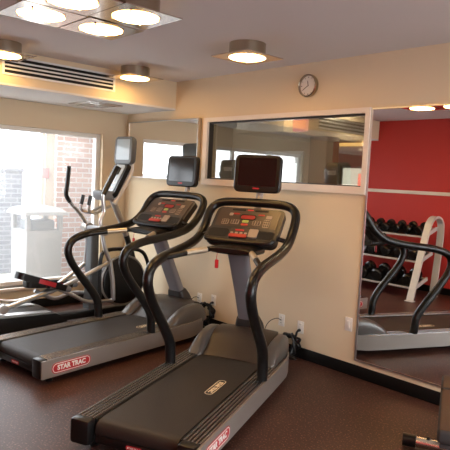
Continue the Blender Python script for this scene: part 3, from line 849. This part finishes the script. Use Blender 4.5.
for k in range(6):
    MB().prism(rrect(0.032, 0.022, 0.005, 2), 0.006, 0.009, 0, m @ T(-0.045+0.045*(k % 3), -0.05-0.06*(k//3), 0)).build('key', M['ivory'], con)
# monitor and its silver neck
MB().tube(P3([(-5.40, 3.38, 1.30), (-5.40, 3.49, 1.47), (-5.40, 3.575, 1.62), (-5.41, 3.60, 1.71), (-5.46, 3.61, 1.85)]), 0.025, 10, 0, I4, 5).build('monitor_neck', M['rack_silver'], t)
m = frame(Vector(ex(-5.48, 3.545, 1.902)), (0.99, 0.10, 0), (0, 0.05, 1))
pr = [[(x, y, zz) for x, y in rrect(0.315-2*g, 0.315-2*g, 0.05, 5)] for zz, g in ((-0.07, 0.05), (-0.05, 0.01), (-0.02, 0.0), (0.012, 0.0), (0.022, 0.010))]
mon = MB().loft(pr, 0, m).build('monitor', M['slate'], t)
MB().prism(rrect(0.228, 0.232, 0.012, 3), 0.022, 0.0235, 0, m @ T(0, 0.010, 0)).build('screen', M['light_screen'], mon, smooth=False)

# ------------------------------------------------------------------ weight bench at the right edge
bd = Vector((0.37, -0.82, 0)).normalized(); bc = Vector((0.82, 0.37, 0)).normalized()
rz = math.degrees(math.atan2(bc.y, bc.x))
p0 = Vector((-1.575, 3.475, 0)) + bc*0.150                # far end, centre line
t = thing('weight_bench', 'padded flat weight bench with chrome foot at the right edge of the picture', 'bench', (p0.x, p0.y, 0), rz)
def bench_pad(name, yc, ln):
    o = MB().box((0, yc, 0.425), (0.30, ln, 0.075), 0, I4, 0.020, 3).build(name, [M['vinyl'], M['vinyl_edge']], t)
    for p_ in o.data.polygons:
        if p_.normal.z < 0.75: p_.material_index = 1
    return o
# local: +x across the pad, -y along the pad towards the camera
bench_pad('seat_pad', -0.135, 0.265)
bench_pad('back_pad', -0.595, 0.635)
MB().box((0, -0.45, 0.365), (0.27, 0.86, 0.024), 0, I4, 0.005).build('pad_board', M['vinyl_edge'], t)
MB().box((0, -0.45, 0.325), (0.06, 0.80, 0.06), 0, I4, 0.008).build('spine', M['chrome'], t)
for y in (-0.16, -0.78):
    l = MB().box((0, y, 0.19), (0.06, 0.06, 0.25), 0, I4, 0.006).build('leg', M['chrome'], t)
    fb = MB().tube([(-0.30, y, 0.047), (0.30, y, 0.047)], 0.034, 16).build('foot_tube', M['chrome'], t)
    for s in (-1, 1):
        MB().tube([(s*0.27, y, 0.047), (s*0.350, y, 0.047)], 0.040, 16).build('end_cap', M['black_rubber'], fb)
    MB().lathe([(0.012, 0), (0.012, 0.015), (0.007, 0.018)], 12, 0, T(-0.20, y, 0.075)).build('bolt', M['black_plastic'], fb)
MB().box((0, -0.47, 0.10), (0.05, 0.60, 0.05), 0, I4, 0.006).build('tie_bar', M['chrome'], t)

# ------------------------------------------------------------------ dumbbell rack and dumbbells (seen in the tall mirror)
RX0, RX1 = -5.75, -3.95
t = thing('dumbbell_rack', 'silver three-shelf dumbbell rack against the red wall', 'rack', ((RX0+RX1)/2, 0.30, 0))
hw = (RX1-RX0)/2
prof = [(0.39, 0.012), (0.29, 0.30), (0.145, 0.72), (0.03, 1.03), (-0.02, 1.13), (-0.10, 1.195), (-0.22, 1.215), (-0.34, 1.165), (-0.395, 1.06), (-0.395, 0.80), (-0.35, 0.40), (-0.30, 0.012)]
for s in (-1, 1):
    pth = smooth_path([(s*hw, y, z) for y, z in prof], 5)
    b = MB()
    rings = []
    for i_, p_ in enumerate(pth):
        a = pth[max(i_-1, 0)]; c_ = pth[min(i_+1, len(pth)-1)]
        tg = (c_-a).normalized(); nn = Vector((1, 0, 0)).cross(tg)
        rings.append([p_ + Vector((dx, 0, 0)) + nn*dn for dx, dn in ((-0.05, -0.016), (0.05, -0.016), (0.05, 0.016), (-0.05, 0.016))])
    b.loft(rings); fr = b.build('end_frame', M['rack_silver'], t)
    for y in (0.39, -0.30):
        MB().box((s*hw, y, 0.007), (0.13, 0.09, 0.014), 0, I4, 0.004).build('foot_plate', M['rack_silver'], fr)
shelves = [(0.975, -0.125), (0.605, -0.04), (0.220, 0.055)]
SH = []
for z, yc in shelves:
    tilt = 17
    mx = T(0, yc, z) @ RX(-tilt)
    b = MB()
    b.box((0, 0, -0.012), (2*hw-0.10, 0.36, 0.012), 1, mx)
    b.box((0, 0.185, -0.003), (2*hw-0.10, 0.012, 0.026), 0, mx)
    b.box((0, -0.185, 0.0), (2*hw-0.10, 0.012, 0.036), 0, mx)
    b.build('shelf_tray', [M['rack_silver'], M['black_plastic']], t)
    for s in (-1, 1):
        MB().box((s*(hw-0.035), 0, 0.0), (0.03, 0.42, 0.055), 0, mx, 0.003).build('shelf_bracket', M['rack_silver'], t)
    SH.append((z, yc, tilt))
def make_dumbbell(label, r, L_):
    d = thing('dumbbell', label, 'dumbbell')
    MB().tube([(0, -L_*0.30, 0), (0, 0, 0), (0, L_*0.30, 0)], 0.015, 10).build('handle', M['chrome'], d)
    for s in (-1, 1):
        prof_ = [(r*0.80, 0), (r, L_*0.05), (r, L_*0.22), (r*0.82, L_*0.28), (r*0.4, L_*0.285)]
        MB().lathe(prof_, 20, 0, T(0, s*L_*0.20, 0) @ RX(-90*s)).build('head', M['iron'], d)
    return d
names = ['top', 'middle', 'bottom']
spec = [(0.066, 0.27, 0.188, 9), (0.082, 0.31, 0.235, 7), (0.096, 0.34, 0.262, 6)]
order = ['first', 'second', 'third', 'fourth', 'fifth', 'sixth', 'seventh', 'eighth', 'ninth']
for q_, ((z, yc, tilt), (r, L_, dx, n)) in enumerate(zip(SH, spec)):
    src = None
    for k in range(n):
        lab = 'black dumbbell on the %s rack shelf, %s from the curved end frame' % (names[q_], order[k])
        if src is None: src = d = make_dumbbell(lab, r, L_)
        else:
            d = copy_tree(src); d['label'] = lab
        d['group'] = 'dumbbells on the %s rack shelf' % names[q_]
        x = RX1 - 0.16 - dx*k
        d.location = (x, 0.30 + yc + math.sin(R(tilt))*(r-0.004), z + math.cos(R(tilt))*(r-0.004))
        d.rotation_euler = (R(-tilt), 0, 0)

# ------------------------------------------------------------------ lobby behind the interior window
LX0, LX1, LY0, LY1 = -9.0, -1.6, YB+0.12, 8.6
struct(MB().bb(LX0, LX1, LY0, LY1, -0.1, 0).build('floor_lobby', M['lobby_floor']))
struct(MB().bb(LX0, LX1, LY0, LY1, 2.75, 2.85).build('ceiling_lobby', M['lobby_wall']))
struct(MB().bb(LX0, LX1, LY1, LY1+0.1, 0, 2.75).build('wall_lobby_far', M['lobby_wall']))
struct(MB().bb(LX0-0.1, LX0, LY0, LY1, 0, 2.75).build('wall_lobby_left', M['lobby_wall']))
struct(MB().bb(LX1, LX1+0.1, LY0, LY1, 0, 2.75).build('wall_lobby_right', M['lobby_wall']))
struct(MB().bb(-5.9, -5.0, 5.7, 8.5, 2.30, 2.75, 0, 0.01).build('trim_lobby_soffit', M['lobby_wall']))
t = thing('air_vent', 'slatted air grille on the soffit beyond the interior window', 'vent', (-5.0, 7.2, 2.50))
for k in range(4):
    MB().bb(0.0, 0.012, -0.75, 0.75, -0.085+0.05*k, -0.062+0.05*k).build('slat', M['alu'], t)
MB().bb(0.0, 0.003, -0.75, 0.75, -0.09, 0.10).build('backing', M['dark_hole'], t)
struct(MB().bb(-5.10, -4.80, 6.4, 6.7, 0, 2.30, 0, 0.01).build('trim_column', M['col_brown']))
w = MB(); w.bb(-5.72, LX1, 7.6, 8.6, 2.16, 2.42, 0, 0.01); struct(w.build('trim_lobby_bulkhead', M['soffit_under']))
struct(MB().bb(-5.70, LX1, 7.57, 7.60, 2.25, 2.33).build('trim_cove', M['cove']))
for n_, (a, b) in enumerate(((-6.38, -6.15), (-6.02, -5.25))):
    wv = struct(thing('window_%d' % (n_+3), None, None, ((a+b)/2, LY1, 1.5)))
    MB().bb(-(b-a)/2-0.04, (b-a)/2+0.04, -0.03, 0, -0.52, 0.47, 0, .004).build('window_frame', M['door_white'], wv)
    MB().bb(-(b-a)/2, (b-a)/2, -0.038, -0.03, -0.48, 0.43).build('blind', M['blind'], wv)
dr = struct(thing('door_1', None, None, (-6.35, 7.3, 0)))
MB().bb(-0.42, 0.42, -0.02, 0.02, 0, 2.15, 0, .004).build('door_leaf', M['door_white'], dr)
MB().bb(-0.30, 0.30, -0.026, -0.02, 1.0, 1.95).build('door_glass', M['daylit'], dr)
MB().tube([(0.36, -0.02, 1.0), (0.36, -0.07, 1.0), (0.26, -0.07, 1.0)], 0.012, 8).build('door_handle', M['chrome'], dr)
t = thing('exit_sign', 'glowing red sign box hung from the ceiling beyond the interior window', 'sign', (-4.38, 5.3, 2.75))
MB().bb(-0.10, 0.10, -0.03, 0.03, -0.50, -0.355, 0, .006).build('sign_box', M['exit_red'], t)
MB().tube([(0, 0, 0), (0, 0, -0.355)], 0.012, 8).build('sign_stem', M['dark_plastic'], t)
t = thing('floor_lamp', 'floor lamp with a glowing red drum shade beyond the interior window', 'lamp', (-4.22, 6.5, 0))
MB().lathe([(0.14, 0), (0.14, 0.02), (0.03, 0.035), (0.012, 0.05)], 24).build('base', M['lamp_steel'], t)
MB().tube([(0, 0, 0.04), (0, 0, 1.60)], 0.012, 10).build('pole', M['lamp_steel'], t)
MB().lathe([(0.085, 1.56), (0.085, 1.79), (0.078, 1.79), (0.078, 1.565)], 24).build('lamp_shade', M['shade_red'], t)
for lx, ly, lb in ((-4.72, 5.6, 'round recessed ceiling light beyond the interior window, near the red sign'), (-4.70, 7.15, 'round recessed ceiling light farther back beyond the interior window'), (-3.2, 5.6, 'round recessed ceiling light in the right half of the room behind the window')):
    t = thing('downlight', lb, 'ceiling lamp', (lx, ly, 2.75))
    MB().lathe([(0.12, 0), (0.12, -0.012), (0.10, -0.016), (0.10, 0)], 28).build('trim_ring', M['alu'], t)
    MB().lathe([(0.098, 0), (0.098, -0.008)], 28).build('lens', M['lobby_lens'], t)

# ------------------------------------------------------------------ outside the large window
struct(MB().bb(-18, 10, -10, 14, -0.3, -0.11).build('floor_outside_paving', M['pave']))
tag(MB().bb(-0.07, 0.0, 0.0, 2.6, 0, 4.2).build('brick_pier', M['brick_red'], loc=(-8.0, 3.98, -0.1), smooth=False), 'tall red brick wall end outside the window', 'brick pier')
gw = thing('brick_garden_wall', 'low grey brick wall outside at the left edge of the window', 'wall', (-9.3, 1.6, -0.1))
MB().bb(-0.15, 0.15, -2.4, 2.35, 0, 1.68).build('wall_body', M['brick_grey'], gw, smooth=False)
MB().bb(-0.18, 0.18, -2.4, 2.37, 1.68, 1.74, 0, .005).build('coping', M['brick_grey'], gw)
t = thing('litter_bin', 'pale covered bin with a flared hooded lid outside the window', 'bin', (-7.42, 3.42, -0.1), 0)
MB().box((0, 0, 0.46), (0.50, 0.52, 0.92), 0, I4, 0.02).build('bin_body', M['bin'], t)
MB().lathe([(0.44, 1.125), (0.42, 1.17), (0.33, 1.215), (0.15, 1.245), (0.0, 1.25)], 4, 0, RZ(45)).build('bin_lid', M['bin'], t)
for x in (-0.22, 0.22):
    for y in (-0.23, 0.23):
        MB().box((x, y, 1.02), (0.06, 0.06, 0.22), 0, I4, 0.005).build('lid_post', M['bin'], t)
MB().box((0, 0, 0.98), (0.34, 0.36, 0.14), 0, I4, 0.01).build('bin_throat', M['mid_grey'], t)
t = thing('sign_pole', 'thin pale pole with a small faded red plate outside the window', 'pole', (-9.0, 4.27, -0.1))
MB().tube([(0, 0, 0), (0, 0, 2.9)], 0.009, 8).build('pole', M['white_frame'], t)
MB().box((0.02, 0, 1.68), (0.012, 0.12, 0.17), 0, I4, 0.004).build('plate', M['sign_pink'], t)
